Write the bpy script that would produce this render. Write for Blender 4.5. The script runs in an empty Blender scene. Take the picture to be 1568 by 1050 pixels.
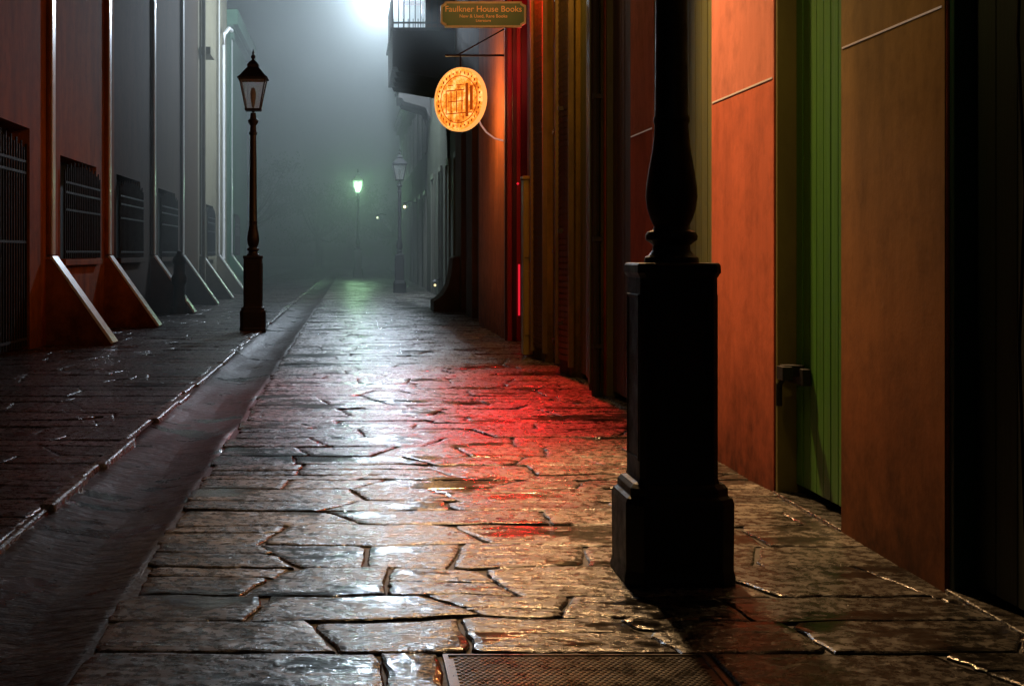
import bpy, bmesh, math, random
from mathutils import Vector, Matrix, noise
random.seed(23)
scene = bpy.context.scene
R = math.radians

# ------------------------------------------------------------------ helpers
class MB:
    def __init__(s): s.v=[]; s.f=[]; s.m=[]
    def box(s,x0,x1,y0,y1,z0,z1,m=0):
        if x0>x1:x0,x1=x1,x0
        if y0>y1:y0,y1=y1,y0
        b=len(s.v)
        s.v+=[(x0,y0,z0),(x1,y0,z0),(x1,y1,z0),(x0,y1,z0),(x0,y0,z1),(x1,y0,z1),(x1,y1,z1),(x0,y1,z1)]
        for q in ((0,3,2,1),(4,5,6,7),(0,1,5,4),(1,2,6,5),(2,3,7,6),(3,0,4,7)):
            s.f.append(tuple(b+i for i in q)); s.m.append(m)
    def loft(s,secs,shape,m=0,c=(0,0)):
        n=len(shape); b=len(s.v)
        for r,z in secs:
            for p in shape: s.v.append((c[0]+p[0]*r,c[1]+p[1]*r,z))
        for k in range(len(secs)-1):
            for i in range(n):
                j=(i+1)%n
                s.f.append((b+k*n+i,b+k*n+j,b+(k+1)*n+j,b+(k+1)*n+i)); s.m.append(m)
        s.f.append(tuple(b+i for i in reversed(range(n)))); s.m.append(m)
        s.f.append(tuple(b+(len(secs)-1)*n+i for i in range(n))); s.m.append(m)
    def prism(s,poly,y0,y1,m=0):
        b=len(s.v); n=len(poly)
        for x,z in poly: s.v.append((x,y0,z))
        for x,z in poly: s.v.append((x,y1,z))
        s.f.append(tuple(b+i for i in range(n))); s.m.append(m)
        s.f.append(tuple(b+n+i for i in reversed(range(n)))); s.m.append(m)
        for i in range(n):
            j=(i+1)%n
            s.f.append((b+i,b+n+i,b+n+j,b+j)); s.m.append(m)
    def tube(s,pts,r,m=0,n=8):
        pts=[Vector(p) for p in pts]; b=len(s.v)
        for k,p in enumerate(pts):
            d=(pts[min(k+1,len(pts)-1)]-pts[max(k-1,0)]).normalized()
            up=Vector((0,0,1)) if abs(d.z)<0.9 else Vector((1,0,0))
            a=d.cross(up).normalized(); c=d.cross(a)
            rr=r[k] if isinstance(r,(list,tuple)) else r
            for i in range(n):
                t=2*math.pi*i/n
                s.v.append(tuple(p+a*math.cos(t)*rr+c*math.sin(t)*rr))
        for k in range(len(pts)-1):
            for i in range(n):
                j=(i+1)%n
                s.f.append((b+k*n+i,b+k*n+j,b+(k+1)*n+j,b+(k+1)*n+i)); s.m.append(m)
        s.f.append(tuple(b+i for i in range(n))); s.m.append(m)
        s.f.append(tuple(b+(len(pts)-1)*n+i for i in reversed(range(n)))); s.m.append(m)
    def obj(s,name,mats,parent=None,bevel=0,smooth=False,loc=None):
        me=bpy.data.meshes.new(name); me.from_pydata(s.v,[],s.f)
        for m in mats: me.materials.append(m)
        me.polygons.foreach_set('material_index',s.m)
        bm=bmesh.new(); bm.from_mesh(me); bmesh.ops.recalc_face_normals(bm,faces=bm.faces)
        bm.to_mesh(me); bm.free()
        o=bpy.data.objects.new(name,me); scene.collection.objects.link(o)
        if smooth:
            for p in me.polygons: p.use_smooth=True
            md=o.modifiers.new('es','EDGE_SPLIT'); md.split_angle=R(40)
        if bevel:
            md=o.modifiers.new('bv','BEVEL'); md.width=bevel; md.segments=2; md.limit_method='ANGLE'; md.angle_limit=R(40)
        if parent: o.parent=parent
        if loc: o.location=loc
        return o

def empty(name,loc=(0,0,0)):
    o=bpy.data.objects.new(name,None); scene.collection.objects.link(o); o.location=loc
    o.empty_display_size=0.2
    return o
CIRC=[(math.cos(2*math.pi*i/24),math.sin(2*math.pi*i/24)) for i in range(24)]
def csq(c):
    return [(1,-1+c),(1,1-c),(1-c,1),(-1+c,1),(-1,1-c),(-1,-1+c),(-1+c,-1),(1-c,-1)]
SQ=[(1,-1),(1,1),(-1,1),(-1,-1)]

# ------------------------------------------------------------------ materials
def newmat(name):
    m=bpy.data.materials.new(name); m.use_nodes=True
    nt=m.node_tree; b=nt.nodes['Principled BSDF']
    return m,nt,b
def N(nt,t,**k):
    n=nt.nodes.new(t)
    for a,v in k.items(): setattr(n,a,v)
    return n
def pos(nt,scale=(1,1,1)):
    g=N(nt,'ShaderNodeNewGeometry'); mp=N(nt,'ShaderNodeMapping')
    mp.inputs['Scale'].default_value=scale
    nt.links.new(g.outputs['Position'],mp.inputs['Vector'])
    return mp.outputs['Vector'],g
def nz(nt,vec,scale,detail=4,rough=0.6):
    n=N(nt,'ShaderNodeTexNoise'); n.inputs['Scale'].default_value=scale
    n.inputs['Detail'].default_value=min(detail,5); n.inputs['Roughness'].default_value=rough
    nt.links.new(vec,n.inputs['Vector']); return n.outputs['Fac']
def ramp(nt,fac,stops):
    r=N(nt,'ShaderNodeValToRGB'); e=r.color_ramp.elements
    while len(e)<len(stops): e.new(0.5)
    for i,(p,c) in enumerate(stops):
        e[i].position=p; e[i].color=(c[0],c[1],c[2],1) if hasattr(c,'__len__') else (c,c,c,1)
    nt.links.new(fac,r.inputs['Fac']); return r.outputs['Color']
def mix(nt,fac,a,b,mode='MIX'):
    m=N(nt,'ShaderNodeMix',data_type='RGBA',blend_type=mode)
    for i,v in ((0,fac),(6,a),(7,b)):
        s=m.inputs[i]
        if isinstance(v,(int,float)):
            if i==0: s.default_value=v
            else: s.default_value=(v,v,v,1)
        elif isinstance(v,tuple): s.default_value=(v[0],v[1],v[2],1)
        else: nt.links.new(v,s)
    return m.outputs[2]
def bump(nt,h,bsdf,strength=0.4,dist=0.01):
    b=N(nt,'ShaderNodeBump'); b.inputs['Distance'].default_value=dist
    if isinstance(strength,(int,float)): b.inputs['Strength'].default_value=strength
    else: nt.links.new(strength,b.inputs['Strength'])
    nt.links.new(h,b.inputs['Height']); nt.links.new(b.outputs['Normal'],bsdf.inputs['Normal'])

def stucco(name,lo,hi=None,split=2.08,rough=0.8,stain=0.5,soft=0.01):
    m,nt,b=newmat(name); hi=hi or lo
    v,g=pos(nt)
    sp=N(nt,'ShaderNodeSeparateXYZ'); nt.links.new(g.outputs['Position'],sp.inputs[0])
    if hi!=lo:
        mr=N(nt,'ShaderNodeMapRange'); nt.links.new(sp.outputs['Z'],mr.inputs['Value'])
        mr.inputs['From Min'].default_value=split-soft; mr.inputs['From Max'].default_value=split+soft
        base=mix(nt,mr.outputs['Result'],lo,hi)
    else: base=lo
    v2,_=pos(nt,(1,1,0.22))
    st=ramp(nt,nz(nt,v2,2.2,5,0.7),[(0.3,1-stain),(0.62,1.0)])
    c=mix(nt,1.0,base,st,'MULTIPLY')
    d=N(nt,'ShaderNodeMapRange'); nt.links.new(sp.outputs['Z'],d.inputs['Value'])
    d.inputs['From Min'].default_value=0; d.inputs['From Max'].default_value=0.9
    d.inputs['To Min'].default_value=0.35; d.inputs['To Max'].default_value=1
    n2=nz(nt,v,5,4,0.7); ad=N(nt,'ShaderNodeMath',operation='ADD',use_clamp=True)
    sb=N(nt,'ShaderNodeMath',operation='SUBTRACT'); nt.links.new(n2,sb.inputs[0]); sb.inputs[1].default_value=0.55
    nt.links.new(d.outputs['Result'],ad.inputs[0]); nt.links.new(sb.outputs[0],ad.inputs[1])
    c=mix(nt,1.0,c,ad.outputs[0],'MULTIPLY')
    nt.links.new(c,b.inputs['Base Color'])
    b.inputs['Roughness'].default_value=rough
    b.inputs['Specular IOR Level'].default_value=0.12
    bump(nt,nz(nt,v,14,4,0.65),b,0.22,0.007)
    return m
def paint(name,col,rough=0.45,var=0.35):
    m,nt,b=newmat(name); v,_=pos(nt,(1,8,0.4))
    n_=nz(nt,v,3,5,0.7)
    c=mix(nt,1.0,col,ramp(nt,n_,[(0.3,1-var),(0.65,1.0)]),'MULTIPLY')
    nt.links.new(c,b.inputs['Base Color']); b.inputs['Roughness'].default_value=rough
    bump(nt,n_,b,0.4,0.006); return m
def iron(name='cast_iron',col=(0.006,0.006,0.006),rough=0.42):
    m,nt,b=newmat(name); v,_=pos(nt)
    n_=nz(nt,v,14,4)
    nt.links.new(mix(nt,n_,col,(col[0]*1.8,col[1]*1.8,col[2]*1.7)),b.inputs['Base Color'])
    nt.links.new(ramp(nt,n_,[(0.3,rough-0.05),(0.7,rough+0.25)]),b.inputs['Roughness'])
    b.inputs['Specular IOR Level'].default_value=0.35
    bump(nt,nz(nt,v,40,4,0.7),b,0.5,0.004); return m
def emis(name,col,s):
    m,nt,b=newmat(name); b.inputs['Base Color'].default_value=(*col,1)
    b.inputs['Emission Color'].default_value=(*col,1); b.inputs['Emission Strength'].default_value=s; return m

IRON=iron(); IRON2=iron('black_gate_iron',(0.006,0.006,0.007),0.6)
def glassmat():
    m=bpy.data.materials.new('lantern_glass'); m.use_nodes=True; nt=m.node_tree; nt.nodes.clear()
    o=N(nt,'ShaderNodeOutputMaterial'); t=N(nt,'ShaderNodeBsdfTransparent'); g=N(nt,'ShaderNodeBsdfGlossy')
    d=N(nt,'ShaderNodeBsdfDiffuse'); d.inputs['Color'].default_value=(.5,.52,.5,1)
    g.inputs['Roughness'].default_value=0.15
    a=N(nt,'ShaderNodeMixShader'); a.inputs[0].default_value=0.5
    nt.links.new(g.outputs[0],a.inputs[1]); nt.links.new(d.outputs[0],a.inputs[2])
    x=N(nt,'ShaderNodeMixShader'); x.inputs[0].default_value=0.3
    nt.links.new(t.outputs[0],x.inputs[1]); nt.links.new(a.outputs[0],x.inputs[2]); nt.links.new(x.outputs[0],o.inputs[0])
    return m
GLASS=glassmat()

def stone(name,col,bs=0.85,ro=0.03,thr=0.53,spec=0.65):
    m,nt,b=newmat(name); v,_=pos(nt)
    at=N(nt,'ShaderNodeAttribute',attribute_name='tone')
    base=mix(nt,ramp(nt,nz(nt,v,2.5,5,0.75),[(0.34,0.0),(0.66,1.0)]),tuple(c*0.45 for c in col),tuple(c*1.6 for c in col))
    c=mix(nt,1.0,base,at.outputs['Color'],'MULTIPLY')
    fine=nz(nt,v,20,5,0.72)
    c=mix(nt,1.0,c,ramp(nt,fine,[(0.40,0.45),(0.55,1.0)]),'MULTIPLY')
    v3,_=pos(nt,(0.8,1.25,1))
    pud=ramp(nt,nz(nt,v3,1.5,5,0.66),[(thr,0.0),(thr+0.06,1.0)])
    c=mix(nt,pud,c,mix(nt,1.0,c,(0.5,0.5,0.5),'MULTIPLY'))
    nt.links.new(c,b.inputs['Base Color'])
    r=ramp(nt,fine,[(0.40,0.15+ro),(0.5,0.25+ro),(0.62,0.42+ro)])
    r=mix(nt,pud,r,0.09)
    nt.links.new(r,b.inputs['Roughness'])
    b.inputs['Specular IOR Level'].default_value=spec
    v2,_=pos(nt,(0.3,1,1))
    h=mix(nt,0.4,nz(nt,v2,16,5,0.64),nz(nt,v,4,3,0.5))
    st=mix(nt,pud,float(bs),0.32)
    bump(nt,h,b,st,0.035)
    return m
FLAG=stone('wet_flagstone',(0.14,0.125,0.105))
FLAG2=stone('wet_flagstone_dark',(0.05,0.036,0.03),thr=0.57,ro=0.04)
KERB=stone('granite_kerb',(0.12,0.105,0.09),thr=0.7)
GUT=stone('gutter_concrete',(0.035,0.028,0.02),bs=0.9,ro=0.22,thr=0.56,spec=0.35)

def mudmat():
    m,nt,b=newmat('joint_mud'); v,_=pos(nt)
    nt.links.new(mix(nt,nz(nt,v,6),(0.012,0.010,0.008),(0.035,0.03,0.022)),b.inputs['Base Color'])
    b.inputs['Roughness'].default_value=0.6; bump(nt,nz(nt,v,30,3),b,0.6,0.01); return m
MUD=mudmat()

# ------------------------------------------------------------------ ground
def sheet(name,x0,x1,y0,y1,z,mat):
    mb=MB(); mb.v=[(x0,y0,z),(x1,y0,z),(x1,y1,z),(x0,y1,z)]; mb.f=[(0,1,2,3)]; mb.m=[0]
    return mb.obj(name,[mat])
gm,nt,b=newmat('ground_wet_asphalt'); v,_=pos(nt)
nt.links.new(mix(nt,nz(nt,v,1.3),(0.03,0.03,0.028),(0.06,0.055,0.05)),b.inputs['Base Color'])
b.inputs['Roughness'].default_value=0.45; bump(nt,nz(nt,v,9,4),b,0.4,0.02)
sheet('ground',-400,400,-100,600,-0.16,gm)
mud=MB()
for x0,x1 in ((-4.3,-1.44),(-0.81,2.7)):
    b0=len(mud.v); mud.v+=[(x0,1,-0.012),(x1,1,-0.012),(x1,112,-0.012),(x0,112,-0.012)]; mud.f.append((b0,b0+1,b0+2,b0+3)); mud.m.append(0)
mud.obj('street_bed',[MUD])

HY=4.285
def paving(name,xa,xb,ya,yb,dmin,dmax,wmin,wmax,mats,darkx=None,gap=None,near=1.0,ragl=0.0):
    verts=[];faces=[];tones=[]
    def wav(y,x):
        k=min(1,abs(y-HY)*3) if gap else 1
        return y+k*(0.07*noise.noise(Vector((x*0.8,y*1.7,3)))+0.035*noise.noise(Vector((x*4,y*3,9))))
    y=ya
    while y<yb:
        d=random.uniform(dmin,dmax)
        if y<7.5: d*=near
        if random.random()<0.3: d*=0.6
        if y>45: d*=1.4
        if gap and y<HY-0.01 and y+d>HY-0.18: d=HY-y
        segs=[(xa,xb)]
        if gap and y<HY-0.01: segs=[(xa,gap[0]),(gap[1],xb)]
        for (sa,sb) in segs:
            x=sa-(random.uniform(0,ragl) if sa==xa else 0); x0_=x; cuts=[x]
            while x<sb-wmin*0.6:
                x+=random.uniform(wmin,wmax)
                if x>sb-wmin*0.5: x=sb
                cuts.append(x)
            if cuts[-1]<sb: cuts.append(sb)
            sl=[0]+[random.uniform(-0.2,0.2) for _ in cuts[1:-1]]+[0]
            for k in range(len(cuts)-1):
                g=random.uniform(0.002,0.008)
                xl0,xl1=cuts[k]-sl[k]/2+g,cuts[k]+sl[k]/2+g
                xr0,xr1=cuts[k+1]-sl[k+1]/2-g,cuts[k+1]+sl[k+1]/2-g
                cx=(cuts[k]+cuts[k+1])/2
                parts=[(0,1)]
                if d>0.32 and random.random()<0.33:
                    c_=random.uniform(0.35,0.65); parts=[(0,c_),(c_,1)]
                for (pa,pb) in parts:
                    la,lb=xl0+(xl1-xl0)*pa,xl0+(xl1-xl0)*pb
                    ra,rb_=xr0+(xr1-xr0)*pa,xr0+(xr1-xr0)*pb
                    poly=[]; nx=8
                    def yw(t_,xx): return wav(y,xx)*(1-t_)+wav(y+d,xx)*t_
                    for i in range(nx+1):
                        t=i/nx; xx=la+(ra-la)*t; poly.append([xx,yw(pa,xx)+g])
                    for i in range(1,5):
                        t=i/5; tt=pa+(pb-pa)*t; poly.append([ra+(rb_-ra)*t,yw(tt,ra)])
                    for i in range(nx+1):
                        t=i/nx; xx=rb_+(lb-rb_)*t; poly.append([xx,yw(pb,xx)-g])
                    for i in range(1,5):
                        t=1-i/5; tt=pa+(pb-pa)*t; poly.append([la+(lb-la)*t,yw(tt,la)])
                    n=len(poly)
                    cxx=sum(p[0] for p in poly)/n; cyy=sum(p[1] for p in poly)/n
                    for p in poly:
                        p[0]+=random.uniform(-1,1)*0.009; p[1]+=random.uniform(-1,1)*0.008
                        p[0]=min(max(p[0],x0_),sb)
                    for ci in (0,nx,nx+5,2*nx+5):
                        p=poly[ci]; f=random.choice((0.0,0.0,0.01,0.03)); dx,dy=cxx-p[0],cyy-p[1]; L=math.hypot(dx,dy)
                        p[0]+=dx/L*f; p[1]+=dy/L*f
                    z=random.uniform(-0.003,0.003); tx,ty=random.gauss(0,0.006),random.gauss(0,0.009)
                    def zz(p): return z+tx*(p[0]-cxx)+ty*(p[1]-cyy)
                    b0=len(verts)
                    for p in poly: verts.append((p[0],p[1],-0.04))
                    for p in poly: verts.append((p[0],p[1],zz(p)-0.006))
                    for s,dz in ((0.007,-0.002),(0.03,0)):
                        for p in poly:
                            dx,dy=cxx-p[0],cyy-p[1]; L=math.hypot(dx,dy)+1e-6
                            q=(p[0]+dx/L*s,p[1]+dy/L*s); verts.append((q[0],q[1],zz(q)+dz))
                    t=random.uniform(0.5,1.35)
                    if darkx and cx>darkx[0] and y<darkx[1]: t*=0.28  # muddy slabs, darkened further to carry the lamp post's shade
                    for r_ in range(3):
                        for i in range(n):
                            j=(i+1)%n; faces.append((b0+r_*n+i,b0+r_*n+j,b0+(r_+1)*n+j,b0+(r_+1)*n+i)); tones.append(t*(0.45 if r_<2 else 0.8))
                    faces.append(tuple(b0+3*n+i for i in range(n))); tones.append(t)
        y+=d
    me=bpy.data.meshes.new(name); me.from_pydata(verts,[],faces)
    for m in mats: me.materials.append(m)
    a=me.attributes.new('tone','FLOAT_COLOR','FACE')
    buf=[]
    for t in tones: buf+= [t,t*random.uniform(0.99,1.01),t,1]
    a.data.foreach_set('color',buf)
    me.update()
    o=bpy.data.objects.new(name,me); scene.collection.objects.link(o); return o
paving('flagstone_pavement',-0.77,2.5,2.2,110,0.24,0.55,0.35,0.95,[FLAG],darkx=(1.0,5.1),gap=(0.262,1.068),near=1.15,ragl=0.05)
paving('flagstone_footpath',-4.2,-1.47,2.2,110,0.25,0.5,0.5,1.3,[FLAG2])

def settone(o,t):
    me=o.data; a=me.attributes.new('tone','FLOAT_COLOR','FACE')
    buf=[]
    for p in me.polygons:
        k=t*random.uniform(0.8,1.15); buf+=[k,k,k,1]
    a.data.foreach_set('color',buf)
gv=[];gf=[]
prof=[(-1.47,-0.06),(-1.45,-0.022),(-1.38,-0.035),(-1.28,-0.052),(-1.1,-0.07),(-0.95,-0.055),(-0.86,-0.035),(-0.80,-0.02),(-0.76,-0.06)]
ys=[2+i*0.2 for i in range(540)]
for y in ys:
    for k,(x,z) in enumerate(prof):
        w=0.06*noise.noise(Vector((k*0.15,y*0.7,0))); gv.append((x+w*0.6,y,z+0.02*noise.noise(Vector((x*3,y*1.1,5)))+0.012*noise.noise(Vector((x*6,y*3.1,5)))))
n=len(prof)
for j in range(len(ys)-1):
    for k in range(n-1): gf.append((j*n+k,j*n+k+1,(j+1)*n+k+1,(j+1)*n+k))
gb=MB(); gb.v=gv; gb.f=gf; gb.m=[0]*len(gf)
go=gb.obj('gutter',[GUT]); [setattr(p,'use_smooth',True) for p in go.data.polygons]; settone(go,1)
kb=MB(); y=2.0
while y<110:
    L=random.uniform(0.4,1.3)
    for xa,xb in ((-1.50,-1.42),):
        dz=random.uniform(-0.014,0.006); dx=random.uniform(-0.015,0.015)
        kb.box(xa+dx,xb+dx+random.uniform(-0.02,0.02),y+0.006,y+L-0.006,-0.12,0.004+dz)
    y+=L
ko=kb.obj('kerb_stones',[KERB],bevel=0.018); settone(ko,0.9)

dm,nt,b=newmat('worn_drain_iron'); v,_=pos(nt)
nt.links.new(mix(nt,nz(nt,v,8),(0.05,0.04,0.03),(0.12,0.10,0.075)),b.inputs['Base Color'])
b.inputs['Metallic'].default_value=0.4
nt.links.new(ramp(nt,nz(nt,v,12),[(0.3,0.2),(0.7,0.42)]),b.inputs['Roughness'])
dr=MB(); dr.box(0.27,1.06,3.3,4.27,-0.05,-0.006)
dr.box(0.27,0.285,3.3,4.27,-0.006,-0.001);dr.box(1.045,1.06,3.3,4.27,-0.006,-0.001)
dr.box(0.285,1.045,4.26,4.27,-0.006,-0.001);dr.box(0.285,1.045,3.3,3.335,-0.006,-0.001)
yy=3.36; r_=0
while yy<4.25:
    xx=0.30+(0.010 if r_%2 else 0)
    while xx<1.02:
        dr.box(xx,xx+0.012,yy,yy+0.007,-0.006,-0.003); xx+=0.020
    yy+=0.016; r_+=1
dr.obj('drain_cover',[dm])

# ------------------------------------------------------------------ facades
def facade(name,parent,x,side,y0,y1,H,ops,mat,th=0.45):
    mb=MB(); X0,X1=x,x+side*th; y=y0
    for a,b_,z0,z1 in sorted(ops):
        if a>y: mb.box(X0,X1,y,a,-0.1,H)
        if z0>0: mb.box(X0,X1,a,b_,-0.1,z0)
        mb.box(X0,X1,a,b_,z1,H)
        y=b_
    if y<y1: mb.box(X0,X1,y,y1,-0.1,H)
    mb.box(x+side*(th+0.002),x+side*7,y0+0.01,y1-0.01,-0.1,H-0.05)
    return mb.obj(name,[mat],parent)
def planks(mb,x,side,y0,y1,z0,z1,w=0.11,m=0):
    n=max(2,round((y1-y0)/w)); w=(y1-y0)/n
    mb.box(x+side*0.02,x+side*0.05,y0,y1,z0,z1,m)
    for i in range(n):
        o=random.uniform(0,0.004)
        mb.box(x+o,x+side*0.019,y0+i*w+0.004,y0+(i+1)*w-0.004,z0+0.004,z1-0.004,m)

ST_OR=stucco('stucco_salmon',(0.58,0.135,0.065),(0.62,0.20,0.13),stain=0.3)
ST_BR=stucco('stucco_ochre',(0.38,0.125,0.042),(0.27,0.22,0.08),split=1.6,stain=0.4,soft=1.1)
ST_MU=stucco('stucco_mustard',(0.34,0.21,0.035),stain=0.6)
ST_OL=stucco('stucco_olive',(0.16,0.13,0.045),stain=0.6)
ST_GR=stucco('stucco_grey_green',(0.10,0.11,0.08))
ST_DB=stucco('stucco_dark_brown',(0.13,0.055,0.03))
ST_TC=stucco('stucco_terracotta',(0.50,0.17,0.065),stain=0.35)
GRN=paint('green_shutter_paint',(0.05,0.17,0.016)); DGRN=paint('dark_green_paint',(0.004,0.02,0.008),0.7)
OLV=paint('olive_door_paint',(0.15,0.15,0.035)); BRN=paint('brown_door_paint',(0.10,0.06,0.025))
YEL=paint('yellow_shutter_paint',(0.45,0.33,0.05)); REDP=paint('red_glow_reveal',(0.35,0.02,0.03))  # reveal coloured red to carry the doorway's red light
OCH=paint('ochre_shutter_paint',(0.26,0.17,0.035),0.6,0.6)
JMB=paint('jamb_paint',(0.19,0.17,0.045)); GRY=paint('grey_door_paint',(0.07,0.075,0.065))
CREAM=paint('cream_trim_paint',(0.55,0.5,0.4),0.5,0.3)

RB=empty('salmon_stucco_building')
X=2.11; ops=[(3.2,5.05,0,3.6),(6.13,7.13,0,3.6),(8.36,10.0,0,3.6),(10.8,11.9,0,3.6)]
facade('walls',RB,X,1,0.3,11.95,8.5,ops,ST_OR)
p=MB(); p.box(X-0.006,X+0.02,5.055,6.125,-0.05,4.2); p.obj('ochre_pier',[ST_BR],RB)
d=MB(); planks(d,X+0.10,1,6.17,7.09,0.05,3.5,0.10); d.obj('green_door',[GRN],RB,bevel=0.003)
d=MB(); planks(d,X+0.08,1,3.24,5.01,0.03,3.5,0.16); d.obj('dark_green_door',[DGRN],RB,bevel=0.003)
d=MB(); planks(d,X+0.10,1,8.4,9.96,0.05,3.5,0.15); d.obj('olive_door',[OLV],RB,bevel=0.003)
d=MB(); planks(d,X+0.06,1,10.84,11.86,0.05,3.5,0.13); d.obj('brown_door',[BRN],RB,bevel=0.003)
j=MB(); j2=MB()
for a,b_,z0,z1 in ops:
    jj=j2 if a<4 else j
    jj.box(X+0.008,X+0.2,a+0.001,a+0.04,0,z1-0.03); jj.box(X+0.008,X+0.2,b_-0.04,b_-0.001,0,z1-0.03); jj.box(X+0.008,X+0.2,a,b_,z1-0.06,z1-0.002)
j.obj('door_frames',[JMB],RB,bevel=0.004); j2.obj('teal_door_frame',[paint('teal_frame_paint',(0.012,0.07,0.03))],RB,bevel=0.004)
j=MB()
for a,b_,z0,z1 in ops: j.box(X-0.01,X+0.35,a+0.005,b_-0.005,-0.06,0.012)
to=j.obj('thresholds',[KERB],RB,bevel=0.006); settone(to,0.4)
g=MB()
g.box(X-0.009,X+0.01,5.08,6.11,2.077,2.084)
for a,b_ in ((7.15,8.34),(10.02,10.78)): g.box(X-0.003,X+0.01,a,b_,2.077,2.086)
g.obj('score_lines',[emis('lit_score_line',(0.6,0.5,0.4),0.14)],RB)  # faint emission stands for light caught on the scored lines
h=MB()
h.box(X+0.06,X+0.10,6.86,7.10,0.56,0.64); h.box(X-0.01,X+0.09,6.92,7.0,0.60,0.655); h.box(X-0.03,X+0.02,6.88,6.98,0.585,0.65)
h.tube([(X+0.05,7.06,0.60),(X+0.02,7.10,0.55),(X+0.02,7.10,0.44)],0.016)
h.box(X+0.07,X+0.10,6.2,6.26,0.56,0.63)
h.box(X-0.03,X+0.05,10.78,10.84,0.45,0.53); h.box(X-0.02,X+0.09,8.42,8.48,0.35,0.42)
for y_ in (6.2,8.45,10.88,11.8):
    for z_ in (0.5,1.5,2.6): h.box(X+0.085,X+0.1,y_,y_+0.12 if y_<11 else y_+0.05,z_,z_+0.03)
h.tube([(X+0.06,4.6,2.4),(X+0.055,4.63,1.9),(X+0.055,4.58,1.4),(X+0.055,4.62,0.9),(X+0.055,4.58,0.3)],0.006)
h.obj('ironwork',[IRON],RB,bevel=0.003)
c=MB(); c.box(X-0.25,X+0.1,0.3,11.95,8.2,8.45); c.obj('cornice',[CREAM],RB,bevel=0.02)

RM=empty('mustard_stucco_building')
ops=[(12.6,13.75,0,4.2),(14.5,15.6,0,4.2)]
facade('walls',RM,X,1,11.96,17.0,8.0,ops,ST_MU)
p=MB(); p.box(X-0.02,X+0.02,11.98,12.58,-0.05,7.5); p.obj('olive_pier',[ST_OL],RM)
d=MB(); planks(d,X+0.08,1,12.64,13.7,0.05,4.1,0.13); d.obj('green_louvre_doors',[OLV],RM,bevel=0.003)
d=MB(); planks(d,X+0.08,1,14.54,15.56,0.05,4.1,0.13); d.obj('brown_doors',[BRN],RM,bevel=0.003)
s=MB()
for (ya,xa,yb,xb,m) in ((12.62,2.11,12.1,2.04,0),(13.73,2.11,14.2,2.05,2),(14.52,2.11,14.22,2.05,1),(15.6,2.11,16.1,2.04,2)):
    for k in range(66):
        z=0.15+k*0.06
        v0=len(s.v)
        s.v+=[(xa,ya,z),(xb,yb,z),(xb-0.01,yb,z+0.05),(xa-0.01,ya,z+0.05),(xa+0.015,ya,z),(xb+0.015,yb,z),(xb+0.005,yb,z+0.05),(xa+0.005,ya,z+0.05)]
        for q in ((0,1,2,3),(7,6,5,4),(0,4,5,1),(3,2,6,7)): s.f.append(tuple(v0+i for i in q)); s.m.append(m)
    for (xx,yy2) in ((xa,ya),(xb,yb)): s.box(xx-0.03,xx+0.02,yy2-0.03,yy2+0.03,0.1,4.1,m)
s.obj('louvred_shutters',[OLV,BRN,OCH],RM)
h=MB()
h.tube([(X-0.06,12.0,0),(X-0.06,12.0,7.8)],0.035)
for z in (0.4,1.3,2.5): h.box(X-0.09,X-0.01,11.95,12.05,z,z+0.04); h.box(X-0.10,X-0.05,13.92,13.96,z+0.1,z+0.14); h.box(X-0.10,X-0.06,14.3,14.34,z-0.1,z-0.06)
h.obj('downpipe',[iron('painted_pipe',(0.05,0.04,0.025))],RM)
y_=MB(); y_.box(1.985,2.10,16.55,16.75,0.02,2.06); y_.box(1.975,2.105,16.53,16.77,2.06,2.10); y_.box(2.0,2.085,16.535,16.55,0.25,1.0); y_.box(2.0,2.085,16.535,16.55,1.15,1.9)
y_.obj('yellow_gate_leaf',[YEL],RM,bevel=0.006)

RR=empty('terracotta_stucco_building')
XO=2.13
facade('walls',RR,XO,1,17.02,24.0,8.0,[(17.35,19.6,0,4.7)],ST_TC,th=0.5)
q=MB(); q.box(XO+0.005,XO+0.5,19.57,19.598,0,4.69); q.box(XO+0.005,XO+0.5,17.352,17.38,0,4.69); q.box(XO+0.45,XO+0.5,17.39,19.56,0,4.69); q.obj('red_reveal',[REDP],RR)
q=MB(); q.box(XO-0.03,XO-0.005,19.62,19.70,0,5.0); q.box(XO+0.06,XO+0.12,19.50,19.565,0.02,4.6); q.box(XO+0.18,XO+0.3,19.50,19.565,0.02,4.6); q.obj('door_casing',[paint('maroon_casing',(0.05,0.01,0.015))],RR,bevel=0.004)
NEON=emis('red_neon_glass',(1,0.02,0.05),0.7)
q=MB(); q.tube([(XO+0.15,19.48,0.35),(XO+0.15,19.48,1.05)],0.014); q.obj('red_neon_tube',[NEON],RR)
q=MB(); q.loft([(0.0,2.06),(0.018,2.08),(0.0,2.10)],CIRC,0,(2.09,18.0)); q.obj('red_pilot_light',[NEON],RR)
def lamp(name,loc,col,p,r=0.08,par=None,spot=None):
    l=bpy.data.lights.new(name,'SPOT' if spot else 'POINT'); l.color=col; l.energy=p; l.shadow_soft_size=r
    o=bpy.data.objects.new(name,l); o.location=loc; scene.collection.objects.link(o)
    if par: o.parent=par
    if spot:
        d=Vector(spot[0])-Vector(loc); o.rotation_euler=d.to_track_quat('-Z','Y').to_euler(); l.spot_size=R(spot[1]); l.spot_blend=1.0
    return o
RL=empty('red_wall_spotlight')
q=MB(); q.tube([(2.14,16.6,5.0),(2.0,16.6,5.1),(1.85,16.5,5.0),(1.85,16.45,4.87)],0.012); q.loft([(0.02,4.88),(0.1,4.83),(0.11,4.71)],CIRC,0,(1.85,16.45)); q.obj('bracket',[IRON],RL)
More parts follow.
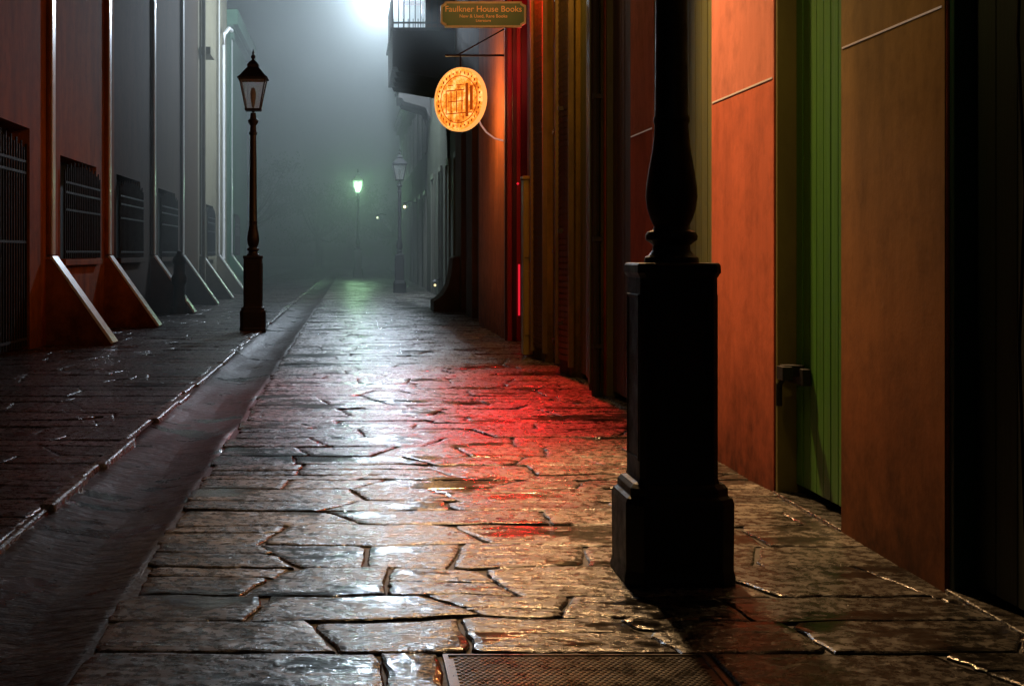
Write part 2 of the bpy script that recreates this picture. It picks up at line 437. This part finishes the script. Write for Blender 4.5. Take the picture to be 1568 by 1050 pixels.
q=MB(); q.loft([(0.05,4.75),(0.07,4.78),(0.07,4.81)],CIRC,0,(1.85,16.45)); q.obj('red_glass',[NEON],RL)
lamp('bulb',(1.85,16.42,4.67),(1,0.012,0.012),1800,0.1,RL,spot=((1.3,12.6,0),60))
lamp('reveal_lamp',(2.2,18.0,3.9),(1,0.04,0.05),32,0.12,RR)
# unseen amber fill lamps, added to brighten the mustard walls
for (ly,lc,lp) in ((15.4,(1,0.22,0.04),150),(12.9,(1,0.55,0.18),200)):
    PL=empty('wall_fill_lamp')
    q=MB(); q.loft([(0.02,4.98),(0.09,4.94),(0.1,4.92)],CIRC,0,(1.7,ly)); q.tube([(2.12,ly,5.0),(1.9,ly,5.08),(1.7,ly,4.98)],0.012); q.obj('bracket',[IRON],PL)
    q=MB(); q.loft([(0.02,4.78),(0.04,4.82),(0.03,4.9)],CIRC,0,(1.7,ly)); q.obj('glass',[emis('amber_glass',lc,4)],PL)
    lamp('bulb',(1.7,ly,4.84),lc,lp,0.06,PL)

WL=empty('bracket_lantern')
wx,wy,wz=1.15,9.4,5.1
q=MB(); q.tube([(2.12,wy,wz+0.25),(1.6,wy,wz+0.45),(wx,wy,wz+0.42),(wx,wy,wz+0.3)],0.018); q.tube([(2.12,wy,wz-0.3),(1.6,wy,wz+0.42)],0.01); q.loft([(0.02,wz+0.3),(0.16,wz+0.16),(0.17,wz+0.1)],CIRC,0,(wx,wy)); q.obj('bracket_and_shade',[IRON],WL)
q=MB(); q.loft([(0.02,wz+0.02),(0.05,wz+0.04),(0.03,wz+0.1)],CIRC,0,(wx,wy)); q.obj('bulb_glass',[emis('warm_glass',(1,0.6,0.25),8)],WL)
lamp('bulb',(wx,wy,wz-0.04),(1,0.59,0.26),2000,0.08,WL,spot=((1.85,7.0,0.3),60))

RD=empty('brown_stucco_building')
XD=2.2
facade('walls',RD,XD,1,24.02,30.5,8.5,[(25.0,26.2,0,3.6),(27.6,28.8,0,3.6)],ST_DB)
d=MB(); planks(d,XD+0.1,1,25.04,26.16,0.05,3.5); planks(d,XD+0.1,1,27.64,28.76,0.05,3.5); d.obj('doors',[BRN],RD)
f=MB(); f.prism([(2.2,-0.05),(1.66,-0.05),(1.66,0.22),(1.74,0.26),(1.86,0.36),(1.97,0.55),(2.03,0.8),(2.06,1.1),(2.2,1.15)],29.2,30.4)
f.obj('flared_base',[ST_DB],RD,bevel=0.02)

def farb(name,x,y0,y1,H,mat,dm,ops,trim=CREAM):
    e=empty(name); facade('walls',e,x,1,y0,y1,H,ops,mat)
    d=MB(); t=MB()
    for a,b_,z0,z1 in ops:
        planks(d,x+0.12,1,a+0.03,b_-0.03,z0+0.05,z1-0.05,0.14)
        t.box(x-0.05,x-0.003,a-0.12,a-0.002,z0,z1+0.1); t.box(x-0.05,x-0.003,b_+0.002,b_+0.12,z0,z1+0.1); t.box(x-0.06,x-0.003,a-0.002,b_+0.002,z1+0.003,z1+0.14)
    d.obj('doors',[dm],e); t.obj('casings',[trim],e)
    c=MB(); c.box(x-0.3,x+0.1,y0,y1,H-0.3,H); c.box(x-0.18,x+0.1,y0,y1,H-0.5,H-0.303)
    c.obj('cornice',[trim],e,bevel=0.02)
    return e
TRIMG=paint('grey_trim',(0.13,0.13,0.10))
B3=farb('grey_stucco_building',2.4,30.6,46.0,9.5,ST_GR,GRY,[(32,33.2,0,3.4),(35,36.2,0,3.4),(38,39.2,0,3.4),(41.5,42.7,0,3.4),(32,33.2,6.0,8.2),(35,36.2,6.0,8.2)],TRIMG)
B4=farb('green_stucco_building',2.5,46.1,76,8.0,ST_GR,GRY,[(48+3.6*i,49.2+3.6*i,0,3.2) for i in range(7)]+[(48+3.6*i,49.2+3.6*i,4.6,6.6) for i in range(7)],TRIMG)
def balcony(par,x0,x1,y0,y1,zf,rail=1.05,th=0.35):
    b_=MB(); b_.box(x0,x1,y0,y1,zf,zf+th)
    b_.box(x0-0.05,x1,y0-0.05,y1+0.05,zf+th,zf+th+0.06)
    n=int((y1-y0)/1.0)
    for i in range(n+1):
        y=y0+(y1-y0)*i/n*0.98
        b_.prism([(x1,zf-0.7),(x1,zf),(x0+0.1,zf),(x0+0.15,zf-0.1),(x1-0.15,zf-0.3)],y,y+0.06)
    z0=zf+th+0.06
    y=y0
    while y<y1: b_.box(x0,x0+0.02,y,y+0.02,z0,z0+rail); y+=0.13
    x=x0
    while x<x1: b_.box(x,x+0.02,y0,y0+0.02,z0,z0+rail); b_.box(x,x+0.02,y1-0.02,y1,z0,z0+rail); x+=0.13
    for z in (z0+0.1,z0+rail): b_.box(x0-0.01,x0+0.03,y0-0.01,y1,z,z+0.04); b_.box(x0+0.031,x1,y0-0.01,y0+0.03,z,z+0.04)
    b_.obj('balcony',[iron('balcony_iron',(0.02,0.018,0.016),0.6)],par)
balcony(B3,0.93,2.38,33.2,37.4,5.55,0.9,0.85)
balcony(B3,1.41,2.38,43.5,45.9,5.95,1.0,0.3)
q=MB()
for k in range(14): q.box(1.2,1.62,33.3,33.33,7.0+k*0.07,7.045+k*0.07)
q.box(1.16,1.2,33.28,33.36,6.75,8.0); q.box(1.62,1.66,33.28,33.36,6.75,8.0)
q.obj('louvred_screen',[emis('lit_white_louvre',(0.75,0.85,1.0),0.8)],B3)
q=MB(); q.box(1.7,2.38,33.25,33.4,6.45,8.3); q.box(1.25,2.38,33.4,37.3,8.3,8.45); q.obj('balcony_enclosure',[ST_DB],B3)

FL=empty('wall_floodlight')
q=MB(); q.tube([(2.4,40,8.6),(1.7,40,8.9),(0.85,40,8.72)],0.035); q.loft([(0.06,8.74),(0.16,8.68),(0.22,8.58),(0.22,8.55)],CIRC,0,(0.8,40)); q.obj('arm_and_hood',[IRON],FL)
q=MB(); q.loft([(0.03,8.26),(0.1,8.3),(0.13,8.38),(0.1,8.45)],CIRC,0,(0.8,40)); q.obj('lens',[emis('white_lamp_glass',(0.8,0.92,1.0),40)],FL)
lamp('bulb',(0.8,40,8.34),(0.72,0.86,1.0),4600,0.22,FL)

for nm,px_,py_,pz,col,s in (('wall_lamp',1.9,52,2.9,(1,0.85,0.5),4),('wall_lamp',1.25,72,3.0,(0.8,1,0.6),3),('wall_lamp',2.2,38,0.35,(1,0.8,0.4),2)):
    e=empty(nm); r_=0.03 if pz<1 else 0.05; q=MB(); q.loft([(0.02,pz-r_),(r_,pz-r_/2),(r_,pz+r_/2),(0.02,pz+r_)],CIRC,0,(px_,py_)); q.obj('globe',[emis('lamp_globe',col,s)],e)
    q=MB(); q.tube([(px_,py_,pz+0.1),(px_+0.15,py_,pz+0.2),(px_+0.45,py_,pz+0.15)],0.02); q.loft([(0.1,pz+0.1),(0.02,pz+0.16)],CIRC,0,(px_,py_)); q.obj('bracket',[IRON],e)

# ------------------------------------------------------------------ left side
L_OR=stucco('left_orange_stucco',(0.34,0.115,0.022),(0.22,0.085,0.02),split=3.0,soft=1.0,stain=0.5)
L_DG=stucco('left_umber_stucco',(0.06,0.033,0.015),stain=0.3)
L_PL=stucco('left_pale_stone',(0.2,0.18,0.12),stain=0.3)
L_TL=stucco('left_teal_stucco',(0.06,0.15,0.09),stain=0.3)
PALE=paint('pale_backlit_trim',(0.7,0.7,0.67),0.3,0.3)  # pale colour carries the floodlight's grazing light on pilaster edges and buttress tops
XL=-4.02
def grille(mb,y0,y1,z0,z1,x):
    n=int((y1-y0)/0.13)
    for i in range(n+1):
        y=y0+(y1-y0)*i/n
        t=(i/n-0.5)*2; zt=z1-0.1*t*t+0.06*(i%2)
        mb.box(x,x+0.02,y-0.01,y+0.01,z0,zt)
    for z in (z0+0.08,z1-0.28,z1-0.42,(z0+z1)/2): mb.box(x-0.005,x+0.025,y0,y1,z,z+0.03)
def leftb(name,y0,y1,H,mat,wins,pils,gate=None):
    e=empty(name); ops=[(a,b_,1.12,2.55) for a,b_ in wins]
    if gate: ops.append((gate[0],gate[1],0,2.75))
    facade('walls',e,XL,-1,y0,y1,H,ops,mat)
    g=MB(); s=MB(); dk=MB()
    for a,b_ in wins:
        grille(g,a+0.02,b_-0.02,1.13,2.45,XL+0.05)
        dk.box(XL-0.3,XL-0.34,a-0.02,b_+0.02,1.1,2.6)
        s.box(XL+0.003,XL+0.09,a-0.06,b_+0.06,1.03,1.115)
    if gate:
        grille(g,gate[0]+0.02,gate[1]-0.02,0.05,2.6,XL-0.05); dk.box(XL-0.3,XL-0.34,gate[0]-0.02,gate[1]+0.02,-0.05,2.8)
    if g.v: g.obj('window_grilles',[IRON2],e)
    if dk.v: dk.obj('dark_recess_backs',[DGRN],e)  # dark panels backing the window and gate recesses
    if s.v: s.obj('sills',[mat],e,bevel=0.01)
    p=MB(); f=MB(); k=MB(); pc=MB()
    for a,b_ in pils:
        pc.box(XL+0.003,XL+0.055,a,b_,1.18,H-0.8)
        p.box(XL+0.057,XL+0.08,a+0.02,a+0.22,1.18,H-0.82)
        pc.box(XL+0.003,XL+0.12,a-0.08,b_+0.08,H-0.8,H-0.55)
        f.prism([(XL-0.02,-0.05),(-3.17,-0.05),(-3.17,0.02),(XL+0.07,1.12),(XL-0.02,1.12)],a-0.02,b_+0.0)
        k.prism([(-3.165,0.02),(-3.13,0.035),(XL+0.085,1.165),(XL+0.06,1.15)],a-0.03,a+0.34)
    if p.v: p.obj('pilaster_lit_edges',[PALE],e,bevel=0.006); pc.obj('pilasters',[mat],e,bevel=0.01)
    if f.v: f.obj('sloped_buttresses',[mat],e); k.obj('buttress_lit_tops',[PALE],e)  # pale strips on the slopes stand for backlight along the street
    c=MB(); c.box(XL-0.1,XL+0.35,y0,y1,H-0.5,H); c.box(XL-0.1,XL+0.2,y0,y1,H-0.55,H-0.503); c.obj('cornice',[mat],e,bevel=0.02)
    return e
leftb('orange_stucco_building',9,23.9,9.5,L_OR,[(19.55,22.3)],[(18.65,19.15),(23.05,23.65)],gate=(13.6,17.7))
leftb('umber_stucco_building',23.92,36.9,9.8,L_DG,[(24.2,26.9),(29.4,32.2)],[(28.3,28.95),(33.1,33.8)])
E3=leftb('pale_stone_building',36.92,45.4,10.5,L_PL,[(38.8,41.0)],[(37.3,38.1),(42.0,43.2)])
E4=leftb('teal_stucco_building',45.42,54,9.0,L_TL,[(48,50)],[(46.5,47.1)])
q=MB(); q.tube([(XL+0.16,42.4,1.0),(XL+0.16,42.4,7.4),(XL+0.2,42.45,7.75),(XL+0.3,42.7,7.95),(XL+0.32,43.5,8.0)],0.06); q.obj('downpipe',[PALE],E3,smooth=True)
q=MB(); q.tube([(XL+0.15,37.0,0.2),(XL+0.15,37.0,9.6)],0.05)
for z in (6.4,8.3): q.box(XL+0.003,XL+0.3,37.2,38.3,z,z+0.2)
q.obj('downpipe_and_corbels',[L_PL],E3,smooth=True)

BO=empty('cast_iron_bollard',(-3.45,28.3,0))
q=MB(); q.loft([(0.17,0),(0.17,0.12),(0.13,0.16),(0.11,0.55),(0.15,0.62),(0.16,0.72),(0.12,0.8),(0.12,0.98),(0.15,1.02),(0.13,1.1),(0.06,1.18),(0.05,1.24),(0.01,1.26)],CIRC)
q.obj('body',[IRON],BO,smooth=True)

# ------------------------------------------------------------------ street lamps
def street_lamp(loc,lit=None,scale=1.0,power=0,bulb=20):
    e=empty('street_lamp',loc); e.scale=(scale,)*3
    s=MB(); s.loft([(0.2,-0.03),(0.203,0.02),(0.196,0.05),(0.198,0.29),(0.192,0.31),(0.178,0.32),(0.178,0.345),(0.165,0.36),(0.15,0.365)],csq(0.28))
    s.loft([(0.148,0.36),(0.143,0.38),(0.141,1.11),(0.146,1.12),(0.152,1.13),(0.152,1.155),(0.145,1.165)],csq(0.14))
    for sx,sy in ((0,-1),(0,1),(-1,0),(1,0)):
        for a0,a1,z0,z1 in ((-0.11,-0.098,0.44,1.05),(0.098,0.11,0.44,1.05),(-0.097,0.097,1.038,1.05),(-0.097,0.097,0.44,0.452)):
            if sx==0: s.box(a0,a1,sy*0.140,sy*0.146,z0,z1)
            else: s.box(sx*0.140,sx*0.146,a0,a1,z0,z1)
    s.obj('pedestal',[IRON],e,bevel=0.005)
    c=MB(); c.loft([(0.1,1.16),(0.1,1.175),(0.098,1.185),(0.082,1.195),(0.07,1.21),(0.068,1.23),(0.08,1.24),(0.094,1.25),(0.096,1.265),(0.088,1.28),(0.068,1.288),(0.064,1.30),(0.078,1.33),(0.09,1.37),(0.095,1.41),(0.093,1.45),(0.084,1.51),(0.073,1.57),(0.065,1.63),(0.062,1.68),(0.066,1.69),(0.066,1.705),(0.061,1.715),(0.056,2.3),(0.048,3.05),(0.062,3.06),(0.066,3.09),(0.05,3.11),(0.045,3.2),(0.075,3.24),(0.085,3.28),(0.05,3.31),(0.04,3.4)],CIRC)
    c.loft([(0.006,3.4),(0.03,3.42),(0.03,3.46)],CIRC)
    c.obj('fluted_shaft',[IRON],e,smooth=True)
    f=MB(); rb,rt,zb,zt=0.11,0.2,3.46,3.92
    f.loft([(rb+0.01,zb-0.03),(rb+0.02,zb),(rb,zb+0.005)],SQ)
    for sx in (-1,1):
        for sy in (-1,1):
            f.tube([(sx*rb,sy*rb,zb),(sx*rt,sy*rt,zt)],0.012,n=6)
    for a,b_ in (((-1,-1),(1,-1)),((1,-1),(1,1)),((1,1),(-1,1)),((-1,1),(-1,-1))):
        f.tube([(a[0]*rt,a[1]*rt,zt),(b_[0]*rt,b_[1]*rt,zt)],0.014,n=6)
    f.loft([(0.235,zt+0.005),(0.235,zt+0.02),(0.19,zt+0.06),(0.13,zt+0.14),(0.085,zt+0.19),(0.09,zt+0.20),(0.09,zt+0.23),(0.06,zt+0.27),(0.03,zt+0.3)],SQ)
    f.loft([(0.03,zt+0.29),(0.018,zt+0.32),(0.035,zt+0.35),(0.035,zt+0.37),(0.012,zt+0.4),(0.018,zt+0.42),(0.0,zt+0.49)],CIRC)
    f.obj('lantern_frame',[IRON],e)
    g=MB()
    for a,b_ in (((-1,-1),(1,-1)),((1,-1),(1,1)),((1,1),(-1,1)),((-1,1),(-1,-1))):
        k=len(g.v); g.v+=[(a[0]*rb,a[1]*rb,zb),(b_[0]*rb,b_[1]*rb,zb),(b_[0]*rt,b_[1]*rt,zt),(a[0]*rt,a[1]*rt,zt)]; g.f.append((k,k+1,k+2,k+3)); g.m.append(0)
    g.obj('glass_panes',[GLASS],e)
    m_=MB(); m_.loft([(0.01,3.47),(0.02,3.5),(0.04,3.62),(0.045,3.7),(0.03,3.78),(0.005,3.8)],CIRC)
    m_.obj('mantle',[emis('mantle_lit',lit,bulb) if lit else TRIMG],e,smooth=True)
    if lit and power:
        lamp('bulb',(0,0,3.68),lit,power,0.07,e)
    return e
street_lamp((1.19,5.31,0),lit=(1,0.6,0.25),power=260)
street_lamp((-1.56,22.3,0))
street_lamp((1.44,43.6,0))
street_lamp((0.26,70,0),lit=(0.45,1.0,0.5),scale=1.22,power=3200,bulb=60)

# ------------------------------------------------------------------ signs
OS=empty('oval_hanging_sign',(1.515,20,3.36)); OS.rotation_euler=(0,0,R(-44))
sm,nt,b=newmat('glowing_sign_face')
tc=N(nt,'ShaderNodeTexCoord'); nn=nz(nt,tc.outputs['Object'],8,5,0.7)
col=ramp(nt,nn,[(0.34,(0.35,0.06,0.004)),(0.5,(0.95,0.30,0.03)),(0.66,(1.0,0.68,0.22))])
nt.links.new(col,b.inputs['Emission Color']); nt.links.new(col,b.inputs['Base Color']); b.inputs['Emission Strength'].default_value=1.35
def disc(r0,yA,yB,m,mb,r1=0):
    n=48; k=len(mb.v)
    for y in (yA,yB):
        for i in range(n):
            t=2*math.pi*i/n; mb.v.append((math.cos(t)*r0,y,math.sin(t)*r0))
    if r1:
        for y in (yA,yB):
            for i in range(n):
                t=2*math.pi*i/n; mb.v.append((math.cos(t)*r1,y,math.sin(t)*r1))
    for i in range(n):
        j=(i+1)%n; mb.f.append((k+i,k+j,k+n+j,k+n+i)); mb.m.append(m)
        if r1:
            mb.f.append((k+2*n+i,k+3*n+i,k+3*n+j,k+2*n+j)); mb.m.append(m)
            mb.f.append((k+i,k+2*n+i,k+2*n+j,k+j)); mb.m.append(m)
            mb.f.append((k+n+i,k+n+j,k+3*n+j,k+3*n+i)); mb.m.append(m)
    if not r1:
        mb.f.append(tuple(k+i for i in range(n))); mb.m.append(m); mb.f.append(tuple(k+n+i for i in reversed(range(n)))); mb.m.append(m)
q=MB(); disc(0.43,-0.03,0.03,0,q); q.obj('lit_face',[sm],OS)
RIM=emis('sign_rim',(0.95,0.42,0.10),1.1)
q=MB(); disc(0.45,-0.038,0.038,0,q,r1=0.43); q.obj('rim',[RIM],OS)
DK=emis('sign_drawing',(0.45,0.08,0.006),0.6)
q=MB(); disc(0.335,-0.037,-0.031,0,q,r1=0.325)
def bar(x0,x1,z0,z1): q.box(x0,x1,-0.036,-0.031,z0,z1)
bar(-0.24,0.24,-0.2,-0.185); bar(-0.24,-0.225,-0.18,0.12); bar(0.12,0.17,-0.25,0.22); bar(0.2,0.25,-0.16,0.18)
bar(-0.24,0.1,0.125,0.14); bar(-0.15,-0.135,-0.18,0.12); bar(-0.05,-0.035,-0.18,0.12); bar(0.05,0.065,-0.18,0.12)
bar(-0.2,0.08,-0.03,-0.018); bar(-0.2,-0.1,0.2,0.212); bar(-0.05,0.1,0.2,0.212)
for i in range(34):
    t=2*math.pi*i/34
    w=random.uniform(0.006,0.013); hh=random.uniform(0.012,0.022)
    q.box(math.cos(t)*0.38-w,math.cos(t)*0.38+w,-0.036,-0.031,math.sin(t)*0.38-hh,math.sin(t)*0.38+hh)
q.obj('drawing',[DK],OS)
HB=empty('sign_bracket')
q=MB(); q.tube([(1.74,19.8,3.10),(1.80,19.95,3.0),(1.88,20,2.9),(2.0,20.05,2.82),(2.13,20.1,2.79)],0.012); q.obj('white_conduit',[emis('white_conduit_glow',(0.7,0.66,0.6),0.25)],HB)  # white conduit emits faintly, standing in for light falling on it
q=MB(); q.tube([(1.3,20,3.98),(2.13,20,3.98)],0.015); q.tube([(1.515,20,3.98),(1.515,20,3.8)],0.01); q.tube([(1.5,20,4.0),(2.13,20,4.35)],0.01); q.obj('iron_arm',[IRON],HB)
lamp('bulb',(1.3,20.6,3.3),(1,0.5,0.16),70,0.25,HB)

BS=empty('bookshop_board_sign',(1.56,17,4.05))
def oct_(w,h,c): return [(-w+c,-h),(w-c,-h),(w-c,-h+c*0.4),(w,-h+c),(w,h-c),(w-c,h-c*0.4),(w-c,h),(-w+c,h),(-w+c,h-c*0.4),(-w,h-c),(-w,-h+c),(-w+c,-h+c*0.4)]
q=MB(); q.prism(oct_(0.51,0.155,0.05),-0.02,0.02); q.obj('gilt_border',[paint('gilt_paint',(0.35,0.5,0.35),0.4)],BS)
q=MB(); q.prism(oct_(0.485,0.13,0.045),-0.026,0.026); q.obj('green_board',[paint('sign_green',(0.01,0.16,0.06),0.4)],BS)
gold=emis('gold_leaf_glow',(0.6,0.45,0.13),0.16)  # gold letters given a faint glow in place of lamplight
for t,sz,z in (('Faulkner House Books',0.1,0.03),('New & Used, Rare Books',0.055,-0.04),('Literature',0.045,-0.09)):
    cu=bpy.data.curves.new('lettering','FONT'); cu.body=t; cu.size=sz; cu.align_x='CENTER'; cu.extrude=0.002
    o=bpy.data.objects.new('lettering',cu); scene.collection.objects.link(o); cu.materials.append(gold); o.parent=BS
    o.rotation_euler=(R(90),0,0); o.location=(0,-0.03,z)
q=MB(); q.tube([(-0.5,0,0.3),(0.56,0,0.3)],0.014); q.tube([(-0.35,0,0.3),(-0.35,0,0.14)],0.006); q.tube([(0.35,0,0.3),(0.35,0,0.14)],0.006); q.obj('iron_arm',[IRON],BS)

# ------------------------------------------------------------------ trees at the far end
bark=paint('bark',(0.05,0.035,0.025),0.9)
lm,nt,b=newmat('foliage'); v,_=pos(nt)
nt.links.new(mix(nt,nz(nt,v,1.5,3),(0.03,0.06,0.02),(0.09,0.14,0.05)),b.inputs['Base Color']); b.inputs['Roughness'].default_value=0.6
def tree(x,y,H,Rr):
    e=empty('oak_tree',(x,y,0)); t=MB()
    t.tube([(0,0,-0.1),(0.1,0,H*0.2),(0,0.1,H*0.42),(0.2,0,H*0.7)],[0.35,0.27,0.2,0.07])
    cl=[]
    for i in range(18):
        a=random.uniform(0,6.28); L=random.uniform(0.3,1)*Rr; z=H*random.uniform(0.35,0.95)
        c=Vector((math.cos(a)*L,math.sin(a)*L,z)); cl.append((c,random.uniform(0.6,1.3)))
        t.tube([(0.02,0.05,H*0.35),tuple(c*0.5+Vector((0,0,H*0.12))),tuple(c)],[0.12,0.07,0.02],n=5)
    t.obj('trunk_and_limbs',[bark],e)
    f=MB()
    for c,r in cl:
        for k in range(200):
            p=c+Vector((random.gauss(0,1),random.gauss(0,1),random.gauss(0,0.7)))*r*0.7
            u=Vector((random.uniform(-1,1),random.uniform(-1,1),random.uniform(-1,1))).normalized()*0.13; w=u.orthogonal().normalized()*0.08
            b0=len(f.v); f.v+=[tuple(p-u),tuple(p+w),tuple(p+u),tuple(p-w)]; f.f.append((b0,b0+1,b0+2,b0+3)); f.m.append(0)
    me=bpy.data.meshes.new('leaves'); me.from_pydata(f.v,[],f.f); me.materials.append(lm)
    o=bpy.data.objects.new('leaves',me); scene.collection.objects.link(o); o.parent=e
for x,y,H,r in ((-9,118,9,4.5),(-3,122,7,3.6),(3.5,120,7,4)): tree(x,y,H,r)

# ------------------------------------------------------------------ fog
fm=bpy.data.materials.new('night_fog'); fm.use_nodes=True; nt=fm.node_tree; nt.nodes.clear()
o=N(nt,'ShaderNodeOutputMaterial'); sc=N(nt,'ShaderNodeVolumeScatter')
sc.inputs['Density'].default_value=0.0155; sc.inputs['Anisotropy'].default_value=0.55; sc.inputs['Color'].default_value=(0.92,1,0.98,1)
nt.links.new(sc.outputs[0],o.inputs['Volume'])
q=MB(); q.box(-40,40,24,170,-1,24); q.obj('fog',[fm])

# ------------------------------------------------------------------ world & moon
w=bpy.data.worlds.new('World'); scene.world=w; w.use_nodes=True; nt=w.node_tree
bg=nt.nodes['Background']; sky=N(nt,'ShaderNodeTexSky'); sky.sky_type='NISHITA'; sky.sun_disc=False
sky.sun_elevation=R(35); sky.sun_rotation=R(180)
nt.links.new(sky.outputs[0],bg.inputs['Color']); bg.inputs['Strength'].default_value=0.0008
s=bpy.data.lights.new('moon','SUN'); s.energy=0.005; s.angle=R(10); s.color=(0.8,0.9,1)
so=bpy.data.objects.new('moon',s); scene.collection.objects.link(so); so.rotation_euler=(R(55),0,0)

cam=bpy.data.cameras.new('camera'); co=bpy.data.objects.new('camera',cam); scene.collection.objects.link(co)
co.location=(0,0,1.2); co.rotation_euler=(R(90),0,0); cam.lens=50; cam.sensor_width=36
cam.shift_x=0.1556; cam.shift_y=-0.0874; cam.clip_end=1500; scene.camera=co
scene.view_settings.view_transform='Standard'; scene.view_settings.look='None'; scene.view_settings.exposure=0
